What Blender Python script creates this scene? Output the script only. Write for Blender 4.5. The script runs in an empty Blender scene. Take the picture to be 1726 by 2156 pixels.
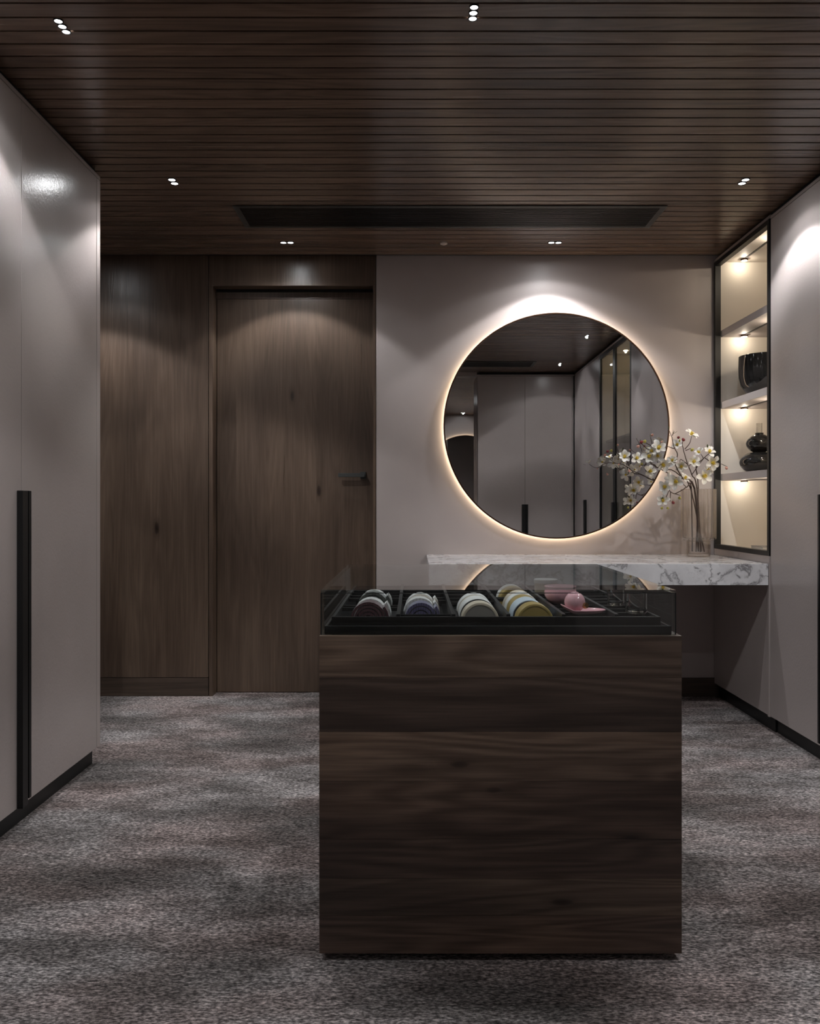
import bpy, bmesh, math, random
from mathutils import Vector, Matrix, Euler

# ------------------------------------------------------------------ scene, camera, light level
scene = bpy.context.scene
COL = scene.collection
random.seed(7)

EYE = 1.18            # eye height (m)
F_PX = 1800.0         # focal length in pixels of a 1726 x 2156 frame
cam_d = bpy.data.cameras.new('camera')
cam_d.sensor_fit = 'VERTICAL'
cam_d.sensor_height = 36.0
cam_d.lens = F_PX / 2156.0 * 36.0
cam_d.shift_x = -8.0 / 2156.0
cam_d.shift_y = -16.0 / 2156.0
cam_d.clip_start = 0.05
cam = bpy.data.objects.new('camera', cam_d)
COL.objects.link(cam)
cam.location = (0, 0, EYE)
cam.rotation_euler = (math.pi / 2, 0, 0)
scene.camera = cam

world = bpy.data.worlds.new('world')
scene.world = world
world.use_nodes = True
world.node_tree.nodes['Background'].inputs[0].default_value = (0.02, 0.022, 0.025, 1)
world.node_tree.nodes['Background'].inputs[1].default_value = 1.0

vs = scene.view_settings
vs.view_transform = 'Standard'
vs.look = 'None'
vs.gamma = 1.0
vs.use_curve_mapping = False
vs.exposure = 0.0
try:
    scene.cycles.use_denoising = True
    scene.cycles.max_bounces = 8
    scene.cycles.diffuse_bounces = 4
    scene.cycles.glossy_bounces = 5
    scene.cycles.transparent_max_bounces = 24
    scene.cycles.use_adaptive_sampling = True
    scene.cycles.adaptive_threshold = 0.03
    scene.cycles.use_light_tree = False
    scene.cycles.time_limit = 1100
    scene.cycles.sample_clamp_indirect = 4.0
    scene.cycles.caustics_reflective = False
    scene.cycles.caustics_refractive = False
except Exception:
    pass

DOWN_W = 19.0                       # strength of one ceiling downlight
DOWN_COL = (0.97, 0.98, 1.0)
WARM_COL = (1.0, 0.80, 0.55)


def zr(z):
    """height relative to the eye -> height above the floor"""
    return EYE + z


# ------------------------------------------------------------------ node helpers
class NT:
    def __init__(self, name):
        self.m = bpy.data.materials.new(name)
        self.m.use_nodes = True
        self.t = self.m.node_tree
        self.t.nodes.clear()
        self.out = self.n('ShaderNodeOutputMaterial')

    def n(self, typ, **kw):
        nd = self.t.nodes.new(typ)
        for k, v in kw.items():
            setattr(nd, k, v)
        return nd

    def set(self, sock, v):
        if hasattr(v, 'is_output') or isinstance(v, bpy.types.NodeSocket):
            self.t.links.new(v, sock)
        else:
            if isinstance(v, tuple) and len(v) == 3 and sock.type == 'RGBA':
                v = (*v, 1)
            sock.default_value = v

    def math(self, op, a, b=None, c=None, clamp=False):
        nd = self.n('ShaderNodeMath', operation=op, use_clamp=clamp)
        self.set(nd.inputs[0], a)
        if b is not None:
            self.set(nd.inputs[1], b)
        if c is not None:
            self.set(nd.inputs[2], c)
        return nd.outputs[0]

    def mix(self, fac, a, b, blend='MIX'):
        nd = self.n('ShaderNodeMix', data_type='RGBA', blend_type=blend)
        self.set(nd.inputs[0], fac)
        self.set(nd.inputs[6], a)
        self.set(nd.inputs[7], b)
        return nd.outputs[2]

    def coords(self, scale=(1, 1, 1), rot=(0, 0, 0), rnd=0.0, kind='Object'):
        tc = self.n('ShaderNodeTexCoord')
        v = tc.outputs[kind]
        if rnd:
            oi = self.n('ShaderNodeObjectInfo')
            cx = self.n('ShaderNodeCombineXYZ')
            r1 = self.math('MULTIPLY', oi.outputs['Random'], rnd)
            r2 = self.math('MULTIPLY', oi.outputs['Random'], rnd * 3.7)
            r3 = self.math('MULTIPLY', oi.outputs['Random'], rnd * 7.3)
            for i, r in enumerate((r1, r2, r3)):
                self.set(cx.inputs[i], r)
            va = self.n('ShaderNodeVectorMath', operation='ADD')
            self.set(va.inputs[0], v)
            self.set(va.inputs[1], cx.outputs[0])
            v = va.outputs[0]
        mp = self.n('ShaderNodeMapping')
        self.set(mp.inputs['Vector'], v)
        mp.inputs['Scale'].default_value = scale
        mp.inputs['Rotation'].default_value = rot
        return mp.outputs[0]

    def noise(self, vec, scale=5, detail=4, rough=0.5, dist=0.0, out='Fac'):
        nd = self.n('ShaderNodeTexNoise')
        self.set(nd.inputs['Vector'], vec)
        nd.inputs['Scale'].default_value = scale
        nd.inputs['Detail'].default_value = detail
        nd.inputs['Roughness'].default_value = rough
        nd.inputs['Distortion'].default_value = dist
        return nd.outputs[out]

    def ramp(self, fac, stops, interp='LINEAR'):
        nd = self.n('ShaderNodeValToRGB')
        cr = nd.color_ramp
        cr.interpolation = interp
        while len(cr.elements) < len(stops):
            cr.elements.new(0.5)
        for e, (p, c) in zip(cr.elements, stops):
            e.position = p
            if not isinstance(c, tuple):
                c = (c, c, c)
            e.color = (*c, 1)
        self.set(nd.inputs[0], fac)
        return nd.outputs[0]

    def bump(self, h, strength=0.2, dist=0.01, normal=None):
        nd = self.n('ShaderNodeBump')
        nd.inputs['Strength'].default_value = strength
        nd.inputs['Distance'].default_value = dist
        self.set(nd.inputs['Height'], h)
        if normal is not None:
            self.set(nd.inputs['Normal'], normal)
        return nd.outputs[0]

    def principled(self, **kw):
        p = self.n('ShaderNodeBsdfPrincipled')
        for k, v in kw.items():
            self.set(p.inputs[k.replace('_', ' ')], v)
        self.t.links.new(p.outputs[0], self.out.inputs[0])
        return p


def plain(name, col, rough=0.5, metal=0.0, spec=0.5):
    n = NT(name)
    nz = n.noise(n.coords(), 40, 2)
    c = n.mix(1.0, col, n.ramp(nz, [(0.3, 0.94), (0.7, 1.0)]), 'MULTIPLY')
    n.principled(Base_Color=c, Roughness=rough, Metallic=metal, Specular_IOR_Level=spec)
    return n.m


def emit(name, col, strength):
    n = NT(name)
    e = n.n('ShaderNodeEmission')
    e.inputs[0].default_value = (*col, 1)
    e.inputs[1].default_value = strength
    n.t.links.new(e.outputs[0], n.out.inputs[0])
    return n.m


def wood(name, axis, dark, mid, light, rough=0.42, rnd=0.0, knots=0.0, figure=1.0, gs=1.0, spec=0.5, plank_var=0.0, bmp=0.12, grain=1.0, tone=False):
    """axis = grain direction 0/1/2"""
    n = NT(name)

    def st(along, across):
        s = [across] * 3
        s[axis] = along
        return n.coords(tuple(s), rnd=rnd)
    warp = n.noise(st(0.7 * gs, 3.0 * gs), 1.0, 3, 0.5, 0.4)
    # cathedral figure: bands of a slowly bending height field
    fld = n.noise(st(0.55 * gs, 5.0 * gs), 1.0, 2, 0.45, 0.35)
    bands = n.math('SINE', n.math('MULTIPLY', fld, 90.0))
    bands = n.math('MULTIPLY_ADD', bands, 0.5, 0.5)
    fib = n.noise(st(3.5 * gs, 130.0 * gs), 1.0, 5, 0.65)
    fib2 = n.noise(st(1.2 * gs, 34.0 * gs), 1.0, 4, 0.6)
    base = n.ramp(warp, [(0.30, dark), (0.52, mid), (0.72, light)])
    c = n.mix(n.math('MULTIPLY', bands, 0.30 * figure), base, n.mix(1.0, base, (0.45, 0.42, 0.40), 'MULTIPLY'))
    c = n.mix(1.0, c, n.ramp(fib, [(0.30, 1.0 - 0.38 * grain), (0.62, 1.0 + 0.12 * grain)]), 'MULTIPLY')
    c = n.mix(1.0, c, n.ramp(fib2, [(0.28, 1.0 - 0.30 * grain), (0.70, 1.0 + 0.15 * grain)]), 'MULTIPLY')
    if knots:
        vn = n.n('ShaderNodeTexVoronoi')
        n.set(vn.inputs['Vector'], st(2.2 * gs, 6.5 * gs))
        vn.inputs['Scale'].default_value = 1.0
        vn.inputs['Randomness'].default_value = 1.0
        wob = n.noise(st(8 * gs, 24 * gs), 1.0, 3)
        d = n.math('ADD', vn.outputs['Distance'], n.math('MULTIPLY', n.math('SUBTRACT', wob, 0.5), 0.10))
        gate = n.n('ShaderNodeSeparateColor')
        n.set(gate.inputs[0], vn.outputs['Color'])
        on = n.math('GREATER_THAN', gate.outputs[0], 1.0 - knots)
        k = n.math('MULTIPLY', n.ramp(d, [(0.02, 1.0), (0.07, 0.75), (0.10, 0.30), (0.20, 0.0)]), on)
        c = n.mix(k, c, n.mix(1.0, c, (0.16, 0.13, 0.12), 'MULTIPLY'))
    if tone:
        oc = n.n('ShaderNodeObjectInfo')
        c = n.mix(1.0, c, oc.outputs['Color'], 'MULTIPLY')
    if plank_var:
        oi = n.n('ShaderNodeObjectInfo')
        c = n.mix(1.0, c, n.ramp(oi.outputs['Random'], [(0.0, 1.0 - plank_var), (1.0, 1.0 + plank_var)]), 'MULTIPLY')
    r = n.math('MULTIPLY_ADD', fib2, 0.16, rough - 0.08)
    h = n.math('ADD', fib, n.math('MULTIPLY', bands, 0.4))
    n.principled(Base_Color=c, Roughness=r, Normal=n.bump(h, bmp, 0.004), Specular_IOR_Level=spec)
    return n.m


def lacquer(name, col, rough, bump_s=0.05):
    n = NT(name)
    v = n.coords()
    peel = n.noise(v, 85, 2, 0.5)
    mot = n.noise(v, 3.0, 4, 0.6)
    c = n.mix(1.0, col, n.ramp(mot, [(0.3, 0.97), (0.7, 1.03)]), 'MULTIPLY')
    n.principled(Base_Color=c, Roughness=rough, Normal=n.bump(peel, bump_s, 0.002))
    return n.m


def thin_glass(name, face, edge, f0=0.04, rough=0.0, gcol=(1, 1, 1)):
    n = NT(name)
    lw = n.n('ShaderNodeLayerWeight')
    lw.inputs[0].default_value = 0.5
    fc = lw.outputs['Facing']
    sch = n.math('MULTIPLY_ADD', n.math('POWER', fc, 5.0), 1.0 - f0, f0)
    tr = n.n('ShaderNodeBsdfTransparent')
    n.set(tr.inputs[0], n.mix(n.math('POWER', fc, 2.5), face, edge))
    gl = n.n('ShaderNodeBsdfGlossy')
    gl.inputs['Roughness'].default_value = rough
    gl.inputs['Color'].default_value = (*gcol, 1)
    mx = n.n('ShaderNodeMixShader')
    n.set(mx.inputs[0], sch)
    n.t.links.new(tr.outputs[0], mx.inputs[1])
    n.t.links.new(gl.outputs[0], mx.inputs[2])
    n.t.links.new(mx.outputs[0], n.out.inputs[0])
    return n.m


def carpet():
    n = NT('carpet_pile')
    v = n.coords()
    big = n.noise(n.coords((0.95, 1.6, 1)), 1.4, 5, 0.58, 0.3)
    streak = n.noise(n.coords((2.2, 5.5, 1)), 1.0, 5, 0.62, 0.5)
    tint = n.noise(n.coords((0.9, 1.7, 1)), 1.7, 3, 0.5)
    fine = n.noise(n.coords((0.62, 1.25, 1)), 130, 3, 0.65)
    fine2 = n.noise(n.coords((0.5, 1.6, 1)), 60, 2, 0.6, 0.5)
    base = n.ramp(n.math('MULTIPLY_ADD', streak, 0.45, n.math('MULTIPLY', big, 0.55)),
                  [(0.34, (0.100, 0.092, 0.088)), (0.47, (0.195, 0.178, 0.172)), (0.60, (0.42, 0.39, 0.385))])
    base = n.mix(n.math('MULTIPLY', n.ramp(tint, [(0.42, 0.0), (0.62, 1.0)]), 0.6), base,
                 n.mix(1.0, base, (1.0, 0.82, 0.78), 'MULTIPLY'))
    c = n.mix(1.0, base, n.ramp(fine, [(0.36, 0.28), (0.5, 0.88), (0.66, 2.1)]), 'MULTIPLY')
    c = n.mix(1.0, c, n.ramp(fine2, [(0.34, 0.6), (0.6, 1.15)]), 'MULTIPLY')
    h = n.math('ADD', fine, n.math('MULTIPLY', fine2, 0.8))
    n.principled(Base_Color=c, Roughness=0.95, Normal=n.bump(h, 0.7, 0.012), Specular_IOR_Level=0.15)
    return n.m


def marble():
    n = NT('white_veined_marble')
    v = n.coords((1.0, 1.0, 1.0), rot=(0.3, 0.5, 0.35))
    w = n.noise(v, 2.2, 5, 0.6, out='Color')
    mx = n.n('ShaderNodeVectorMath', operation='MULTIPLY_ADD')
    n.set(mx.inputs[0], w)
    mx.inputs[1].default_value = (0.75, 0.75, 0.75)
    n.set(mx.inputs[2], v)
    a = n.noise(mx.outputs[0], 3.8, 4, 0.55)
    vein = n.math('ABSOLUTE', n.math('SUBTRACT', a, 0.5))
    v1 = n.ramp(vein, [(0.0, 1.0), (0.008, 0.6), (0.03, 0.12), (0.06, 0.0)])
    b = n.noise(mx.outputs[0], 8.0, 5, 0.6)
    v2 = n.ramp(n.math('ABSOLUTE', n.math('SUBTRACT', b, 0.5)), [(0.0, 0.55), (0.010, 0.0)])
    gate = n.ramp(n.noise(v, 2.6, 2), [(0.45, 0.0), (0.6, 1.0)])
    k = n.math('MAXIMUM', n.math('MULTIPLY', v1, 0.85), n.math('MULTIPLY', v2, gate), clamp=True)
    cloud = n.ramp(n.noise(v, 4.5, 5, 0.6), [(0.3, (0.60, 0.59, 0.60)), (0.62, (0.76, 0.75, 0.76))])
    c = n.mix(k, cloud, (0.13, 0.12, 0.125))
    n.principled(Base_Color=c, Roughness=0.13)
    return n.m


M = {}
M['lacquer'] = lacquer('taupe_satin_lacquer', (0.365, 0.318, 0.305), 0.24, 0.30)
M['wall'] = lacquer('taupe_wall_paint', (0.41, 0.36, 0.343), 0.40, 0.06)
M['shelf'] = lacquer('taupe_matt_shelf', (0.40, 0.355, 0.335), 0.65, 0.03)
M['plaster'] = lacquer('grey_plaster', (0.36, 0.33, 0.32), 0.8, 0.04)
M['ceil_wood'] = wood('walnut_ceiling_plank', 0, (0.120, 0.080, 0.058), (0.170, 0.113, 0.082), (0.225, 0.150, 0.108), 0.24, rnd=9.0, figure=1.2, plank_var=0.10, grain=0.6)
M['wall_wood'] = wood('smoked_oak_panel', 2, (0.084, 0.057, 0.041), (0.122, 0.083, 0.059), (0.162, 0.113, 0.081), 0.31, knots=0.10, figure=0.75, grain=0.65)
M['base_wood'] = wood('smoked_oak_baseboard', 0, (0.062, 0.043, 0.032), (0.090, 0.063, 0.046), (0.12, 0.086, 0.064), 0.45)
M['isl_wood'] = wood('dark_walnut_board', 0, (0.062, 0.042, 0.033), (0.120, 0.085, 0.066), (0.205, 0.145, 0.108), 0.42, rnd=5.0, knots=0.75, figure=2.3, grain=0.8, tone=True, gs=1.35)
M['carpet'] = carpet()
M['marble'] = marble()
M['black'] = plain('black_anodised_metal', (0.010, 0.010, 0.010), 0.40, 0.0, 0.3)
M['void'] = plain('black_shadow_gap', (0.004, 0.004, 0.004), 0.9)
M['vent'] = plain('charcoal_vent_metal', (0.035, 0.037, 0.035), 0.45)
M['tray'] = plain('black_leather_tray', (0.011, 0.011, 0.011), 0.42, 0.0, 0.35)
M['bronze'] = plain('dark_bronze_rim', (0.10, 0.05, 0.03), 0.30, 0.9)
M['mirror'] = None
_n = NT('silver_mirror')
_n.principled(Base_Color=(0.90, 0.91, 0.915), Metallic=1.0, Roughness=0.0)
M['mirror'] = _n.m
M['case_glass'] = thin_glass('smoked_case_glass', (0.90, 0.92, 0.92), (0.68, 0.72, 0.72))
_n = NT('smoked_glass_inner_face')
_t = _n.n('ShaderNodeBsdfTransparent')
_t.inputs[0].default_value = (0.90, 0.92, 0.92, 1)
_n.t.links.new(_t.outputs[0], _n.out.inputs[0])
M['case_inner'] = _n.m
M['clear_glass'] = thin_glass('clear_glass', (0.96, 0.96, 0.95), (0.45, 0.44, 0.43), 0.12)
M['vase_glass'] = thin_glass('amber_tinted_ribbed_glass', (0.985, 0.975, 0.965), (0.44, 0.37, 0.31), 0.09)
_n = NT('tumbler_glass')
_n.principled(Base_Color=(0.98, 0.98, 0.97), Roughness=0.0, IOR=1.47, Transmission_Weight=1.0)
M['tumbler'] = _n.m
M['cab_glass'] = thin_glass('grey_cabinet_glass', (0.80, 0.80, 0.78), (0.70, 0.70, 0.68))
M['cream'] = lacquer('cream_niche_lining', (0.64, 0.59, 0.525), 0.6, 0.02)
M['led'] = emit('white_led_lens', (0.97, 0.98, 1.0), 30.0)
M['warm_led'] = emit('warm_led_lens', (1.0, 0.86, 0.66), 14.0)
M['halo'] = emit('warm_halo_led', (1.0, 0.79, 0.55), 27.0)
M['ceramic'] = plain('glossy_black_ceramic', (0.010, 0.010, 0.010), 0.06)
M['paper'] = plain('white_paper', (0.62, 0.60, 0.56), 0.7)
M['paper_grey'] = plain('grey_book_cover', (0.20, 0.19, 0.185), 0.5)
M['petal'] = None
_n = NT('white_petal')
_v = _n.coords()
_c = _n.mix(_n.ramp(_n.noise(_v, 60, 3), [(0.35, 0.0), (0.7, 1.0)]), (0.80, 0.78, 0.72), (0.86, 0.85, 0.83))
_p = _n.principled(Base_Color=_c, Roughness=0.55)
_p.inputs['Subsurface Weight'].default_value = 0.15
_p.inputs['Subsurface Radius'].default_value = (0.01, 0.01, 0.008)
M['petal'] = _n.m
M['stamen'] = plain('yellow_stamen', (0.62, 0.45, 0.05), 0.7)
M['twig'] = plain('dark_brown_twig', (0.055, 0.033, 0.024), 0.7)
M['bud_red'] = plain('crimson_bud', (0.23, 0.03, 0.035), 0.5)
M['bud_green'] = plain('yellow_green_bud', (0.42, 0.38, 0.08), 0.5)
M['bud_pink'] = plain('pink_bud', (0.62, 0.32, 0.25), 0.5)
M['leaf'] = plain('olive_leaf', (0.075, 0.085, 0.025), 0.5)
M['pink'] = plain('pink_porcelain', (0.74, 0.40, 0.44), 0.18)
M['gold'] = plain('mustard_gold_leather', (0.34, 0.24, 0.075), 0.42)
M['beige_felt'] = plain('warm_grey_leather', (0.24, 0.215, 0.19), 0.55)
M['white_belt'] = plain('white_leather', (0.68, 0.66, 0.64), 0.4)
M['cream_belt'] = plain('cream_leather', (0.52, 0.44, 0.34), 0.45)
M['blue_belt'] = plain('pale_blue_leather', (0.50, 0.56, 0.62), 0.4)
M['black_belt'] = plain('black_patent_leather', (0.012, 0.012, 0.013), 0.15)
M['brass'] = plain('brass', (0.55, 0.34, 0.13), 0.25, 1.0)
M['sensor'] = plain('grey_sensor_plastic', (0.62, 0.54, 0.49), 0.5)


def silk(name, a, b, scale):
    n = NT(name)
    v = n.coords((1, 1, 1), rot=(0, 0.0, 0.6))
    w = n.n('ShaderNodeTexWave')
    n.set(w.inputs['Vector'], v)
    w.inputs['Scale'].default_value = scale
    w.inputs['Distortion'].default_value = 0.4
    c = n.mix(n.ramp(w.outputs['Fac'], [(0.45, 0.0), (0.6, 1.0)]), a, b)
    n.principled(Base_Color=c, Roughness=0.45, Sheen_Weight=0.3)
    return n.m


M['tie_red'] = silk('burgundy_silk', (0.10, 0.035, 0.042), (0.045, 0.016, 0.020), 60)
M['tie_purple'] = silk('violet_striped_silk', (0.115, 0.10, 0.20), (0.05, 0.045, 0.09), 55)
M['tie_white'] = silk('ivory_silk', (0.62, 0.60, 0.58), (0.50, 0.48, 0.46), 40)
M['tie_sand'] = silk('sand_silk', (0.34, 0.28, 0.21), (0.22, 0.18, 0.14), 40)
M['tie_green'] = silk('grey_green_silk', (0.10, 0.105, 0.09), (0.07, 0.072, 0.065), 40)

# ------------------------------------------------------------------ object helpers
ORG = {}


def props(o, label=None, cat=None, group=None, kind=None):
    if label:
        o['label'] = label
    if cat:
        o['category'] = cat
    if group:
        o['group'] = group
    if kind:
        o['kind'] = kind
    return o


def empty(name, loc, label, cat, group=None, kind=None):
    o = bpy.data.objects.new(name, None)
    o.empty_display_size = 0.05
    COL.objects.link(o)
    o.location = loc
    ORG[o] = Vector(loc)
    props(o, label, cat, group, kind)
    return o


def add_box(bm, x0, x1, y0, y1, z0, z1, bev=0.0):
    vsn = [bm.verts.new(p) for p in ((x0, y0, z0), (x1, y0, z0), (x1, y1, z0), (x0, y1, z0),
                                     (x0, y0, z1), (x1, y0, z1), (x1, y1, z1), (x0, y1, z1))]
    fs = [bm.faces.new([vsn[i] for i in q]) for q in ((0, 3, 2, 1), (4, 5, 6, 7), (0, 1, 5, 4), (1, 2, 6, 5), (2, 3, 7, 6), (3, 0, 4, 7))]
    if bev:
        es = set()
        for f in fs:
            es.update(f.edges)
        bmesh.ops.bevel(bm, geom=list(es), offset=bev, segments=2, affect='EDGES', profile=0.7)


def add_tube(bm, pts, radii, seg=8, cap=True):
    pts = [Vector(p) for p in pts]
    if not hasattr(radii, '__len__'):
        radii = [radii] * len(pts)
    rings = []
    up = Vector((0.13, 0.31, 0.94))
    for i, p in enumerate(pts):
        d = (pts[min(i + 1, len(pts) - 1)] - pts[max(i - 1, 0)])
        d.normalize()
        a = d.cross(up)
        if a.length < 1e-4:
            a = d.cross(Vector((1, 0, 0)))
        a.normalize()
        b = d.cross(a)
        rings.append([bm.verts.new(p + (a * math.cos(t) + b * math.sin(t)) * radii[i])
                      for t in [2 * math.pi * k / seg for k in range(seg)]])
    for r0, r1 in zip(rings, rings[1:]):
        for k in range(seg):
            f = bm.faces.new((r0[k], r0[(k + 1) % seg], r1[(k + 1) % seg], r1[k]))
            f.smooth = True
    if cap:
        bm.faces.new(rings[0][::-1])
        bm.faces.new(rings[-1])


def add_lathe(bm, prof, c, axis=2, seg=32, mod=None, closed=False, smooth=True):
    """prof = [(r, h)], spun about axis through c"""
    rings = []
    for i, (r, h) in enumerate(prof):
        ring = []
        for k in range(seg):
            t = 2 * math.pi * k / seg
            rr = r * (mod(t, i) if mod else 1.0)
            u, v = rr * math.cos(t), rr * math.sin(t)
            p = {2: (u, v, h), 1: (u, h, v), 0: (h, u, v)}[axis]
            ring.append(bm.verts.new((c[0] + p[0], c[1] + p[1], c[2] + p[2])))
        rings.append(ring)
    prs = list(zip(rings, rings[1:]))
    if closed:
        prs.append((rings[-1], rings[0]))
    for r0, r1 in prs:
        for k in range(seg):
            f = bm.faces.new((r0[k], r0[(k + 1) % seg], r1[(k + 1) % seg], r1[k]))
            f.smooth = smooth
    if not closed:
        if prof[0][0] > 1e-6:
            bm.faces.new(rings[0][::-1])
        if prof[-1][0] > 1e-6:
            bm.faces.new(rings[-1])
    bmesh.ops.remove_doubles(bm, verts=bm.verts[:], dist=1e-6)


def mk(name, bm, mat, parent=None, **kw):
    """bm is in world coordinates; the object is put in its own or its parent's frame"""
    bmesh.ops.recalc_face_normals(bm, faces=bm.faces[:])
    for ed in bm.edges:
        if len(ed.link_faces) == 2 and ed.calc_face_angle(0.0) > 0.6:
            ed.smooth = False
    if parent is not None:
        o_ = ORG[parent]
    else:
        xs = [v.co.x for v in bm.verts]
        ys = [v.co.y for v in bm.verts]
        zs = [v.co.z for v in bm.verts]
        o_ = Vector(((min(xs) + max(xs)) / 2, (min(ys) + max(ys)) / 2, min(zs)))
    for v in bm.verts:
        v.co -= o_
    me = bpy.data.meshes.new(name)
    bm.to_mesh(me)
    bm.free()
    me.materials.append(mat if not isinstance(mat, str) else M[mat])
    o = bpy.data.objects.new(name, me)
    COL.objects.link(o)
    if parent is not None:
        o.parent = parent
    else:
        o.location = o_
    ORG[o] = o_.copy()
    props(o, **kw)
    return o


def box(name, b, mat, parent=None, bev=0.0, **kw):
    bm = bmesh.new()
    add_box(bm, *b, bev=bev)
    return mk(name, bm, mat, parent, **kw)


def boxes(name, bs, mat, parent=None, bev=0.0, **kw):
    bm = bmesh.new()
    for b in bs:
        t = bmesh.new()
        add_box(t, *b, bev=bev)
        tmp = bpy.data.meshes.new('t')
        t.to_mesh(tmp)
        t.free()
        bm.from_mesh(tmp)
        bpy.data.meshes.remove(tmp)
    return mk(name, bm, mat, parent, **kw)


# photometric profile of the downlights (candela against angle from straight down)
IES = {0: 0.95, 10: 0.95, 15: 0.82, 19: 0.58, 23: 0.40, 27: 0.33, 31: 0.42, 35: 0.62, 39: 0.84, 43: 0.98, 48: 1.0, 51: 0.88, 52.5: 0.62, 54: 0.34, 55.5: 0.20, 58: 0.155, 62: 0.135, 65: 0.09, 68: 0.04, 74: 0.02, 82: 0.012, 90: 0.001}
txt = bpy.data.texts.new('downlight_profile')
ang = sorted(IES)
txt.from_string('IESNA:LM-63-1995\nTILT=NONE\n1 1000 1.0 %d 1 1 2 0 0 0\n1 1 10\n%s\n0\n%s\n' % (
    len(ang), ' '.join(str(a) for a in ang), ' '.join('%.1f' % (IES[a] * 1000) for a in ang)))


def plain_light(name, loc, power, col, parent, radius):
    ld = bpy.data.lights.new(name, 'POINT')
    ld.energy = power
    ld.color = col
    ld.shadow_soft_size = radius
    o = bpy.data.objects.new(name, ld)
    COL.objects.link(o)
    o.parent = parent
    o.location = Vector(loc) - ORG[parent]
    return o


def ies_light(name, loc, power, col, parent, radius=0.03):
    ld = bpy.data.lights.new(name, 'POINT')
    ld.energy = power
    ld.color = col
    ld.shadow_soft_size = radius
    ld.use_nodes = True
    t = ld.node_tree
    em = t.nodes.get('Emission') or t.nodes.new('ShaderNodeEmission')
    ie = t.nodes.new('ShaderNodeTexIES')
    ie.mode = 'INTERNAL'
    ie.ies = txt
    ie.inputs['Strength'].default_value = IES_NORM
    t.links.new(ie.outputs[0], em.inputs['Strength'])
    o = bpy.data.objects.new(name, ld)
    COL.objects.link(o)
    o.parent = parent
    o.location = Vector(loc) - ORG[parent]
    return o


IES_NORM = 0.03

# ------------------------------------------------------------------ room shell
CEIL = zr(1.52)
BACK = 5.26
LFACE, RFACE = -1.43, 1.845
REAR = 0.61
END = -4.04
DT = zr(1.474)        # top of the wardrobe doors
DB = zr(-1.097)       # bottom of the wardrobe doors

box('floor', (-3.1, 2.4, END - 0.1, 5.5, -0.06, 0.0), 'carpet', kind='structure', label='mottled grey and brown carpet covering the whole floor')

ceil = box('ceiling', (-3.1, 2.4, END - 0.1, 5.5, CEIL + 0.014, CEIL + 0.05), 'void', kind='structure', label='dark ceiling lined with narrow walnut planks')
# planks run across the room, 77 mm apart with an open joint
PITCH = 0.0769
G0 = 2.593            # one joint seen near the top of the frame
bm = bmesh.new()
add_box(bm, -2.46, 2.46, -(PITCH - 0.009) / 2, (PITCH - 0.009) / 2, 0, 0.012, bev=0.0015)
pl_me = bpy.data.meshes.new('plank')
bm.to_mesh(pl_me)
bm.free()
pl_me.materials.append(M['ceil_wood'])
k = 0
i0 = int(math.floor((END - G0) / PITCH))
for i in range(i0, 60):
    y0 = G0 + i * PITCH
    yc = y0 + PITCH / 2
    if yc + PITCH / 2 > BACK + 0.02 or yc < END:
        continue
    o = bpy.data.objects.new('plank', pl_me)
    COL.objects.link(o)
    o.parent = ceil
    o.location = Vector((-0.55, yc, CEIL)) - ORG[ceil]

# back wall: taupe part, smoked oak part, door
XD0, XD1 = -1.262, -0.231
box('wall_back', (XD1, 2.4, BACK, BACK + 0.25, 0, CEIL + 0.014), 'wall', kind='structure', bev=0.003, label='taupe painted wall behind the round mirror')
bm = bmesh.new()
add_box(bm, -3.1, XD0 - 0.002, BACK, BACK + 0.25, 0.116, CEIL + 0.014, bev=0.0015)
mk('wall_back_left', bm, 'wall_wood', kind='structure', label='smoked oak wall panel left of the door')
box('baseboard_back_left', (-3.1, XD0 - 0.002, BACK - 0.001, BACK + 0.2, 0.0, 0.1135), 'base_wood', kind='structure', bev=0.0015, label='oak baseboard under the wooden wall panel')
box('baseboard_back_right', (XD1 + 0.02, 1.87, BACK - 0.012, BACK, 0.0, 0.115), 'base_wood', kind='structure', bev=0.002, label='oak baseboard under the marble vanity')

door = empty('door_1', ((XD0 + XD1) / 2, BACK, 0), 'tall smoked oak door set back in its frame', None, kind='structure')
XO0, XO1 = -1.236, -0.251
ZO = zr(1.345)
boxes('door_frame', [(XD0 + 0.002, XO0, BACK - 0.002, BACK + 0.16, 0, ZO), (XO1, XD1 - 0.003, BACK - 0.002, BACK + 0.16, 0, ZO)], 'wall_wood', door, bev=0.002)
box('header_panel', (XD0 + 0.002, XD1 - 0.003, BACK - 0.002, BACK + 0.16, ZO, CEIL + 0.012), 'wall_wood', door, bev=0.002)
box('door_leaf', (XO0 + 0.003, XO1 - 0.003, BACK + 0.10, BACK + 0.145, 0.004, ZO - 0.057), 'wall_wood', door, bev=0.002)
boxes('door_stop', [(XO0, XO1, BACK + 0.088, BACK + 0.150, ZO - 0.006, ZO), (XO0, XO1, BACK + 0.092, BACK + 0.150, ZO - 0.016, ZO - 0.010)], 'void', door)
box('door_head', (XO0, XO1, BACK + 0.095, BACK + 0.150, ZO - 0.056, ZO - 0.0165), 'wall_wood', door)
hz = zr(0.182)
hd = box('handle_plate', (-0.335, -0.300, BACK + 0.085, BACK + 0.102, hz - 0.022, hz + 0.022), 'vent', door, bev=0.002)
boxes('lever', [(-0.47, -0.305, BACK + 0.045, BACK + 0.058, hz - 0.012, hz + 0.012), (-0.33, -0.306, BACK + 0.055, BACK + 0.09, hz - 0.010, hz + 0.010)], 'vent', hd, bev=0.002)

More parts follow.
